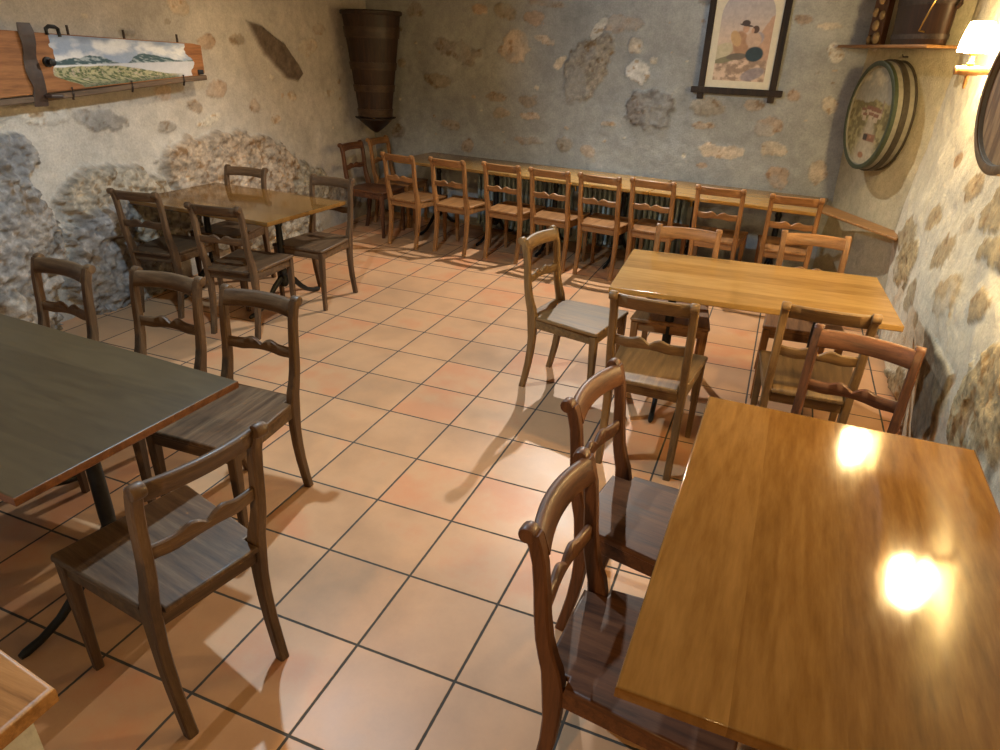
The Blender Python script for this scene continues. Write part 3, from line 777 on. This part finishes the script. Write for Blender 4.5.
# bracket below the tub: rounded corner console
bm = bm_new()
def cons(w, z, d): return [(w * math.cos(a), -d * .0 + .12 - .30 * w / .2 * abs(math.sin(a)) * d, z) for a in [PI * k / 14 for k in range(15)]] + [(-w * .2, .16, z), (w * .2, .16, z)]
loft(bm, [cons(.015, -.165, .8), cons(.06, -.135, .85), cons(.12, -.085, .9), cons(.17, -.04, .95), cons(.185, -.012, 1)])
loft(bm, [cons(.215, -.012, 1), cons(.215, -.001, 1)])
o = obj('wall_bracket', bm, M_OLDOAK, None, angle=50)
o.location = (TC.x, TC.y, 1.12); o.rotation_euler = (0, 0, TA); tag(o, 'small rounded dark corner bracket holding up the conical tub', 'bracket')

# ---- painted board on the left wall (long axis along y)
BX = -2.985
root = empty('painted_board', (BX, 1.6, 1.6)); tag(root, 'long tapered orange wooden board with a painted lake landscape on the left wall', 'wall decoration')
def board_z(y):      # lower, upper edge in world z
    t = (y - .55) / (2.43 - .55)
    return 1.455 + t * .105, 1.845 - t * .065
bm = bm_new()
secs = []
for k in range(25):
    y = .55 + (2.43 - .55) * k / 24; a, b = board_z(y)
    if k == 24: a += .012; b -= .008
    secs.append([(-.018, y - 1.6, a - 1.6), (.014, y - 1.6, a - 1.6), (.018, y - 1.6, a - 1.596), (.018, y - 1.6, b - 1.604), (.014, y - 1.6, b - 1.6), (-.018, y - 1.6, b - 1.6)])
loft(bm, secs)
obj('board', bm, M_ORANGEWOOD, root, angle=40)
# painting: lake, mountains and meadow, with a ragged outline
nu_, nv_ = 360, 84
uu, vv = np.meshgrid(np.linspace(0, 1, nu_), np.linspace(0, 1, nv_))
yy = 1.10 + 1.28 * uu
lo = 1.455 + (yy - .55) / 1.925 * .105; hi = 1.845 - (yy - .55) / 1.925 * .065
zz = lo + .008 + (hi - lo - .014) * vv
cl_ = fbm(uu * 5, vv * 2.2, 5, 7); cl2 = fbm(uu * 9, vv * 4, 4, 9)
sky = mixc(np.array([.30, .37, .50]) * np.ones(uu.shape + (3,)), [.72, .73, .74], sstep(.40, .62, cl_ + .12 * (1 - vv)))
sky = mixc(sky, [.20, .25, .34], sstep(.86, 1.05, vv + .25 * (cl2 - .5)))
ridge = .49 + .19 * np.exp(-((uu - .62) / .10) ** 2) + .09 * np.exp(-((uu - .76) / .08) ** 2) + .14 * np.exp(-((uu - .25) / .11) ** 2) + .08 * np.exp(-((uu - .08) / .10) ** 2) + .06 * (fbm(uu * 26, uu * 0, 4, 3) - .5) - .05 * sstep(.36, .46, uu) * sstep(.54, .48, uu)
mtn = sstep(.0, .012, ridge - vv) * sstep(.44, .455, vv)
rock = fbm(uu * 40 + vv * 20, vv * 26, 4, 15)
mc = mixc(np.array([.055, .10, .115]) * np.ones(uu.shape + (3,)), [.34, .40, .43], sstep(.45, .68, rock))
C_ = mixc(sky, mc, mtn)
lake = sstep(.465, .44, vv) * sstep(.10, .45, uu)
C_ = mixc(C_, np.array([.55, .56, .60]), lake * .9)
shore = .42 - .30 * sstep(.35, .9, uu) + .03 * (fbm(uu * 14, uu * 0 + 2, 3, 5) - .5)
mead = sstep(0, .02, shore - vv) * sstep(.95, .8, uu)
mg = fbm(uu * 50, vv * 22, 5, 25, .65)
gcol = mixc(np.array([.08, .11, .045]) * np.ones(uu.shape + (3,)), [.40, .38, .22], sstep(.36, .62, mg))
gcol = mixc(gcol, [.52, .42, .34], sstep(.60, .70, fbm(uu * 60, vv * 25, 3, 31)) * .7)
gcol = mixc(gcol, [.06, .09, .06], sstep(.14, .02, vv) * .7)
C_ = mixc(C_, gcol, mead)
left = .055 + .06 * (fbm(vv * 6, vv * 0 + 1, 4, 41) - .5) + .14 * sstep(.30, 0, vv) ** 1
right = .955 - .05 * sstep(.45, .75, vv) + .05 * (fbm(vv * 7, vv * 0 + 5, 4, 43) - .5) - .03 * sstep(.3, 0, vv)
# squeeze the grid columns into the ragged outline
u2 = left + (right - left) * uu
Yp = 1.10 + 1.28 * u2 - 1.6
lo2 = 1.455 + (Yp + 1.05) / 1.925 * .105; hi2 = 1.845 - (Yp + 1.05) / 1.925 * .065
Zp = lo2 + .010 + (hi2 - lo2 - .016) * vv - 1.6
me = grid_mesh('landscape_painting', 0.0195 + 0 * Yp, Yp, Zp, C_)
p_ = link('landscape_painting', me, M_PAINT, root); p_['label'] = 'painted lake with mountains and flower meadow'
# lower beam, straps, pegs, bolt
bm = bm_new(); loft(bm, [rect_ring((.0, y, board_z(y + 1.6)[0] - 1.6 - .022 + .006 * math.sin(y * 3)), (1, 0, 0), (0, 0, 1), .024, .018, .006) for y in (-1.05, -.6, -.2, .2, .6, .84)])
obj('lower_beam', bm, M_GREYWOOD, root)
bm = bm_new(); loft(bm, [rect_ring((.027 + .004 * math.sin(k), -.575 + .008 * math.sin(k * .9), .255 - k * .0385), (0, 1, 0), (0, .1, 1), .043 + .004 * math.sin(k * 1.3), .022, .004) for k in range(12)])
st = obj('strap', bm, M_LEATHER, root)
bm = bm_new(); tube(bm, [(.036, -.545, -.13), (.060, -.53, -.13), (.06, -.46, -.135), (.036, -.44, -.135)], .011, 8)
obj('strap_end', bm, M_LEATHER, st)
bm = bm_new()
c_ = Vector((.03, -.475, .062)); 
loft(bm, [[c_ + Vector((x, r * math.cos(2 * PI * k / 14), r * math.sin(2 * PI * k / 14))) for k in range(14)] for x, r in ((-.01, .030), (.004, .030), (.006, .016), (.03, .016), (.034, .022), (.044, .022), (.048, .012))])
obj('bolt', bm, M_IRON, root)
bm = bm_new(); tube(bm, [(.02, -.43, .215), (.02, -.43, .25), (.02, -.41, .262), (.02, -.37, .260), (.02, -.352, .25), (.02, -.348, .205)], .012, 8)
obj('handle', bm, M_IRON, root)
for y in (-.27, .15, .62):
    bm = bm_new(); zt = board_z(y + 1.6)[1] - 1.6; tube(bm, [(.0, y, zt - .03), (.0, y, zt + .055)], .008, 8); obj('peg', bm, M_DARKIRON, root)
for y in (-.95, -.35, .12, .6):
    bm = bm_new(); zt = board_z(y + 1.6)[0] - 1.6; tube(bm, [(.026, y, zt + .02), (.030, y, zt - .02), (.016, y, zt - .055)], .007, 8); obj('nail', bm, M_DARKIRON, root)
bm = bm_new(); box(bm, .014, .024,   .76, .815, -.035, .0, .003); obj('corner_plate', bm, M_IRON, root)

# ---- framed picture on the back wall
def back_pt(u, off): return BW + bd * u + bn * off
c = back_pt(4.055, .045)
FROT = math.atan2(-.123, 1)
root = empty('framed_picture', (c.x, c.y, 1.98), FROT)
tag(root, 'picture of two people on rocks in a dark wooden frame on the back wall', 'picture')
FW_, FH = .30, .43
M_FRAME = mat_wood('dark_frame_wood', (.010, .006, .004), (.024, .014, .008), (.045, .027, .015), axis='z', rough=.75)
for s in (-1, 1):
    bm = bm_new(); box(bm, s * FW_ - .026, s * FW_ + .026, -.018, .012, -FH - .075, FH + .075, .004); obj('frame_rail', bm, M_FRAME, root)
for s in (-1, 1):
    bm = bm_new(); box(bm, -FW_ - .085, FW_ + .085, -.022, .008, s * FH - .026, s * FH + .026, .004); obj('frame_rail', bm, M_FRAME, root)
bm = bm_new(); box(bm, -FW_, FW_, .004, .010, -FH, FH, .001); obj('backing', bm, M_FRAME, root)
nu_, nv_ = 170, 240
uu, vv = np.meshgrid(np.linspace(-1, 1, nu_), np.linspace(-1, 1, nv_))
Wp, Hp = FW_ - .02, FH - .02
x_ = uu * Wp; z_ = vv * Hp
def blob(cx, cz, rx, rz, ang=0, soft=.12):
    ca, sa = math.cos(ang), math.sin(ang)
    dx, dz = x_ - cx, z_ - cz
    d = np.sqrt(((dx * ca + dz * sa) / rx) ** 2 + ((-dx * sa + dz * ca) / rz) ** 2)
    return sstep(1 + soft, 1 - soft, d)
ones = np.ones(uu.shape + (3,))
C_ = ones * np.array([.66, .60, .46])
inside = (np.abs(x_) < .215) & (z_ > -.345) & ((z_ < .15) | (((x_ / .215) ** 2 + ((z_ - .15) / .2) ** 2) < 1))
pic = mixc(ones * np.array([.60, .46, .36]), [.42, .38, .38], sstep(-.1, .25, z_ + .03 * (fbm(x_ * 12, z_ * 12, 3, 5) - .5)))
hill = sstep(.0, .02, (-.10 + .26 * sstep(.02, .24, x_) + .03 * fbm(x_ * 30, x_ * 0, 3, 4)) - z_)
pic = mixc(pic, [.46, .30, .21], hill)
pic = mixc(pic, [.33, .29, .31], blob(.10, -.02, .06, .05, .6))
gnd = sstep(0, .02, -.17 + .03 * (fbm(x_ * 14, x_ * 0 + 3, 3, 8) - .5) - z_)
rk = fbm(x_ * 22, z_ * 30, 4, 17)
pic = mixc(pic, mixc(ones * np.array([.30, .21, .15]), [.62, .46, .34], sstep(.35, .65, rk)), gnd)
pic = mixc(pic, [.26, .23, .25], blob(.11, -.29, .10, .045, .35) * .8)
def fb(cx, cz, rx, rz, ang=0, soft=.12): return blob(.015 + (cx - .015) * 1.3, -.19 + (cz + .19) * 1.3, rx * 1.3, rz * 1.3, ang, soft)
pic = mixc(pic, [.50, .44, .30], fb(-.13, -.14, .08, .045, .5))
pic = mixc(pic, [.22, .20, .12], fb(-.10, -.185, .075, .018, .25))
pic = mixc(pic, [.38, .22, .13], fb(-.015, -.09, .05, .075, .2))
pic = mixc(pic, [.50, .33, .17], fb(-.05, -.06, .03, .05, .5))
pic = mixc(pic, [.16, .13, .10], fb(-.03, -.165, .065, .02, .1))
pic = mixc(pic, [.50, .36, .27], fb(.062, -.065, .05, .045, -.5))
pic = mixc(pic, [.035, .055, .065], fb(.080, -.148, .056, .044, .1))
pic = mixc(pic, [.50, .31, .21], fb(.004, .0, .02, .025)); pic = mixc(pic, [.07, .05, .045], fb(.0, .03, .026, .018)); pic = mixc(pic, [.07, .05, .045], fb(.004, .018, .044, .006, -.15))
pic = mixc(pic, [.10, .06, .045], fb(.065, -.005, .022, .022)); pic = mixc(pic, [.50, .31, .21], fb(.048, -.012, .010, .014))
pic = pic * (0.86 + 0.28 * fbm(x_ * 45, z_ * 45, 4, 71))[..., None]
C_ = np.where(inside[..., None], pic, C_)
me = grid_mesh('print', x_, -.001 + 0 * x_, z_, C_); link('print', me, M_PAINT, root)

# ---- wall shelf in the right corner and what stands on it
cd = Vector((.46, -1.19, 0)).normalized(); cn = Vector((-.933, -.361, 0)).normalized(); C0 = Vector((1.84, 4.47, 0))
CROT = math.atan2(cd.y, cd.x)
def corner_pt(u, off, z=0.0):
    p = C0 + cd * u + cn * off; return Vector((p.x, p.y, z))
# local frame of the corner pieces: x along the wall towards the camera, y = into the wall
bm = bm_new(); box(bm, 0.0, 1.27, -.235, -.012, 0.008, .028, .004)
o = obj('wall_shelf', bm, M_LEDGE); o.location = corner_pt(0, 0, 1.905); o.rotation_euler = (0, 0, CROT); tag(o, 'thin brown wall shelf high in the right corner above the oval cask', 'shelf')
root = empty('storage_tub', corner_pt(.97, .140, 1.934), CROT); tag(root, 'large dark varnished wooden tub standing on the high corner shelf', 'tub')
bm = bm_new()
def ov(r, z, f=.34, n=64): return [(r * math.cos(2 * PI * k / n) * 1.0, r * f * math.sin(2 * PI * k / n), z) for k in range(n)]
loft(bm, [ov(.285, 0), ov(.29, .006), ov(.31, .35), ov(.325, .62), ov(.30, .63), ov(.29, .5)])
obj('staves', bm, M_OLDOAK, root, angle=60)
for z, h, r in ((.225, .05, .304), (.03, .03, .294), (.55, .05, .322)):
    bm = bm_new(); loft(bm, [ov(r - .004, z), ov(r + .006, z), ov(r + .008, z + h), ov(r - .002, z + h)], closed=True); obj('hoop', bm, M_DARKIRON, root)
bm = bm_new(); tube(bm, [(.20, -.080, .07), (.205, -.115, .075), (.235, -.12, .12), (.265, -.11, .20), (.285, -.085, .30), (.30, -.05, .36)], .005, 8)
o = obj('pipe', bm, M_BRASS, root); o['label'] = 'curved brass pipe'
bm = bm_new(); tube(bm, [(.312, 0, .30), (.37, 0, .31), (.375, 0, .22), (.345, 0, .20)], .012, 8); obj('handle', bm, M_OLDOAK, root)
root = empty('carved_panel', corner_pt(.42, .15, 1.934), CROT); tag(root, 'narrow carved wooden panel with round bosses beside the tub on the high shelf', 'carving')
bm = bm_new(); box(bm, -.095, .105, -.02, .02, 0, .60, .005); obj('panel', bm, mat_wood('carved_wood', (.06, .025, .012), (.12, .052, .026), (.2, .10, .05), axis='z', rough=.5), root)
M_BOSS = mat_plain('carved_boss', (.24, .17, .10), .55, 0, .25, 30)
for (x, z, r) in ((.045, .045, .045), (-.055, .035, .032), (.0, .125, .040), (.06, .19, .033), (-.045, .21, .034), (.01, .29, .036), (-.04, .37, .03), (.05, .40, .034), (.0, .49, .036)):
    bm = bm_new(); bmesh.ops.create_uvsphere(bm, u_segments=16, v_segments=10, radius=r); bmesh.ops.scale(bm, vec=(1, .55, .92), verts=bm.verts); bmesh.ops.translate(bm, vec=(x, -.024, z), verts=bm.verts)
    obj('boss', bm, M_BOSS, root)

# ---- oval cask ends with painted heads
M_GREEN = mat_plain('green_hoop_paint', (.035, .047, .026), .45, 0, .2, 40)
M_CASK = mat_plain('pale_cask_wood', (.20, .185, .15), .5, 0, .15, 25)
M_DARKHOOP = mat_plain('dark_hoop', (.05, .04, .028), .45, .2, .2, 40)
def oval_cask(loc, rz, a, b, depth, label, head_label, paint, front_m=None, band_m=None):
    """wall cask: local x along the wall, -y out into the room"""
    root = empty('oval_cask', loc, rz); tag(root, label, 'cask', 'oval cask ends on the walls')
    n = 72
    def ring(s, y): return [(a * s * math.cos(2 * PI * k / n), y, b * s * math.sin(2 * PI * k / n)) for k in range(n)]
    def ringd(d, y): return [((a + d) * math.cos(2 * PI * k / n), y, (b + d) * math.sin(2 * PI * k / n)) for k in range(n)]
    bm = bm_new(); loft(bm, [ringd(-.04, .0), ringd(.0, .0), ringd(.012, -depth * .5), ringd(.0, -depth), ringd(-.028, -depth), ringd(-.03, -depth + .03)], closed=True)
    obj('staves', bm, M_CASK, root, angle=50)
    for y0, y1, d, m in ((0.0, .012, .010, band_m or M_DARKHOOP), (.055, .095, .014, band_m or M_DARKHOOP)):
        bm = bm_new(); loft(bm, [ringd(d - .012, -y0), ringd(d + .005, -y0), ringd(d + .005, -y1), ringd(d - .012, -y1)], closed=True); obj('hoop', bm, m, root)
    bm = bm_new(); loft(bm, [ringd(-.004, -depth + .022), ringd(.008, -depth + .022), ringd(.008, -depth - .004), ringd(-.003, -depth - .008), ringd(-.024, -depth - .006), ringd(-.024, -depth + .012)], closed=True); o = obj('hoop', bm, front_m or M_GREEN, root)
    if front_m is None: o['label'] = 'dark green front hoop'
    rr, th = np.meshgrid(np.linspace(0, 1, 60), np.linspace(0, 2 * PI, 181))
    x = (a - .026) * rr * np.cos(th); z = (b - .026) * rr * np.sin(th)
    me = grid_mesh('painted_head', x, -depth + .014 + 0 * x, z, paint(x / (a - .026), z / (b - .026)))
    o = link('painted_head', me, M_PAINT, root); o['label'] = head_label
    return root
def paint_village(x, z):
    o1 = np.ones(x.shape + (3,))
    cl = fbm(x * 2.5, z * 4, 4, 51)
    c = mixc(o1 * np.array([.34, .33, .27]), [.52, .47, .35], sstep(.4, .65, cl))
    hl = sstep(0, .03, .30 + .16 * (fbm(x * 3, x * 0, 3, 52) - .5) - z)
    gn = fbm(x * 9, z * 12, 4, 53)
    c = mixc(c, mixc(o1 * np.array([.18, .15, .065]), [.36, .31, .15], sstep(.35, .65, gn)), hl)
    bl = lambda cx, cz, rx, rz, s=.15: sstep(1 + s, 1 - s, np.maximum(np.abs(x - cx) / rx, np.abs(z - cz) / rz))
    for k, (cx, cz, rx, rz) in enumerate([(-.35, .10, .10, .05), (-.08, .14, .14, .07), (.18, .12, .16, .08), (.42, .10, .14, .07), (.05, .02, .12, .06), (-.25, .0, .1, .05), (.30, .0, .12, .06)]):
        c = mixc(c, [.52, .42, .30], bl(cx, cz - .05, rx * .85, rz)); c = mixc(c, [.25, .125, .08], bl(cx, cz + .03, rx, rz * .55))
    c = mixc(c, [.30, .22, .16], bl(.52, .22, .03, .13))
    road = np.exp(-((x - .10 + .05 * z) / (.12 + .55 * np.clip(-z, 0, 1))) ** 4) * sstep(-.02, -.08, z)
    c = mixc(c, [.44, .38, .27], road)
    c = mixc(c, [.27, .135, .08], bl(.22, -.42, .26, .075)); c = mixc(c, [.06, .05, .045], bl(.02, -.42, .10, .06)); c = mixc(c, [.40, .20, .12], bl(.26, -.40, .05, .03))
    d = np.sqrt(((x - .0) / .13) ** 2 + ((z + .80) / .065) ** 2); c = mixc(c, [.34, .17, .09], sstep(1.1, .9, d))
    return c * (0.62 + 0.36 * fbm(x * 16, z * 16, 4, 57))[..., None]
def paint_wood(x, z):
    g = fbm(x * 14, z * 1.2, 5, 61)
    return mixc(np.ones(x.shape + (3,)) * np.array([.17, .09, .035]), [.38, .23, .10], sstep(.3, .7, g))
oval_cask(corner_pt(.61, .012, 1.46), CROT, .335, .365, .15, 'oval cask end with a painted village and green rim, under the high corner shelf', 'painted village street under a cloudy sky', paint_village)
M_BROWNHOOP = mat_plain('brown_hoop', (.16, .095, .04), .45, .1, .25, 40)
oval_cask((2.262, 1.00, 1.745), math.radians(-90), .44, .27, .16, 'oval cask end with a plain wooden head at the right picture edge', 'plain wooden head', paint_wood, M_BROWNHOOP, M_BROWNHOOP)
bm = bm_new(); tube(bm, [(0, .02, 0), (0, -.02, .0), (0, -.03, .015)], .005, 8)
o = obj('wall_hook', bm, M_DARKIRON); o.location = corner_pt(.64, .014, 1.862); o.rotation_euler = (0, 0, CROT); tag(o, 'tiny dark wall hook just above the painted oval cask', 'hook')

# ---- wall lamps (each lamp gives its own light)
M_SHADE, nt, p = new_mat('glowing_lampshade')
p.inputs['Base Color'].default_value = (.9, .8, .6, 1); p.inputs['Emission Color'].default_value = (1.0, .71, .32, 1); p.inputs['Emission Strength'].default_value = SCONCE_GLOW
M_ARM = mat_wood('lamp_arm_wood', (.20, .09, .03), (.34, .17, .06), (.45, .24, .09), axis='x', rough=.35, coat=.3)
def sconce(y, z, xw, label):
    """wooden arm reaching from the wall (at x = xw) into the room, glass shade standing on it"""
    root = empty('wall_lamp', (xw, y, z)); tag(root, label, 'lamp', 'wall lamps on the right wall')
    d = xw - 2.18
    bm = bm_new()
    rings = [[(x, r * math.cos(2 * PI * k / 14), r * math.sin(2 * PI * k / 14)) for k in range(14)] for x, r in ((.03, .016), (-.03, .017), (-d + .045, .021), (-d + .04, .025), (-d + .0, .026), (-d - .035, .024), (-d - .04, .021), (-d - .062, .022), (-d - .066, .016))]
    loft(bm, rings); obj('arm', bm, M_ARM, root)
    bm = bm_new(); lathe(bm, [(.006, -.085), (.011, -.06), (.012, -.02), (.010, .0)], c=(-d, 0), seg=10); obj('drop', bm, M_ARM, root)
    bm = bm_new(); lathe(bm, [(.020, .022), (.020, .032), (.013, .04), (.012, .068), (.024, .075), (.026, .09), (.010, .094)], c=(-d, 0), seg=14); obj('stem', bm, M_BRASS, root)
    bm = bm_new(); lathe(bm, [(.058, .082), (.076, .084), (.078, .09), (.072, .14), (.062, .19), (.054, .218), (.046, .222)], c=(-d, 0), seg=24); obj('lamp_shade', bm, M_SHADE, root)
    return root
sconce(2.30, 1.803, 2.31, 'lit wall lamp with white shade on a wooden arm at the upper right')
sconce(.46, 1.40, 2.31, 'second lit wall lamp, outside the right edge beyond the plain oval cask')
print('objects', len(COL.objects))
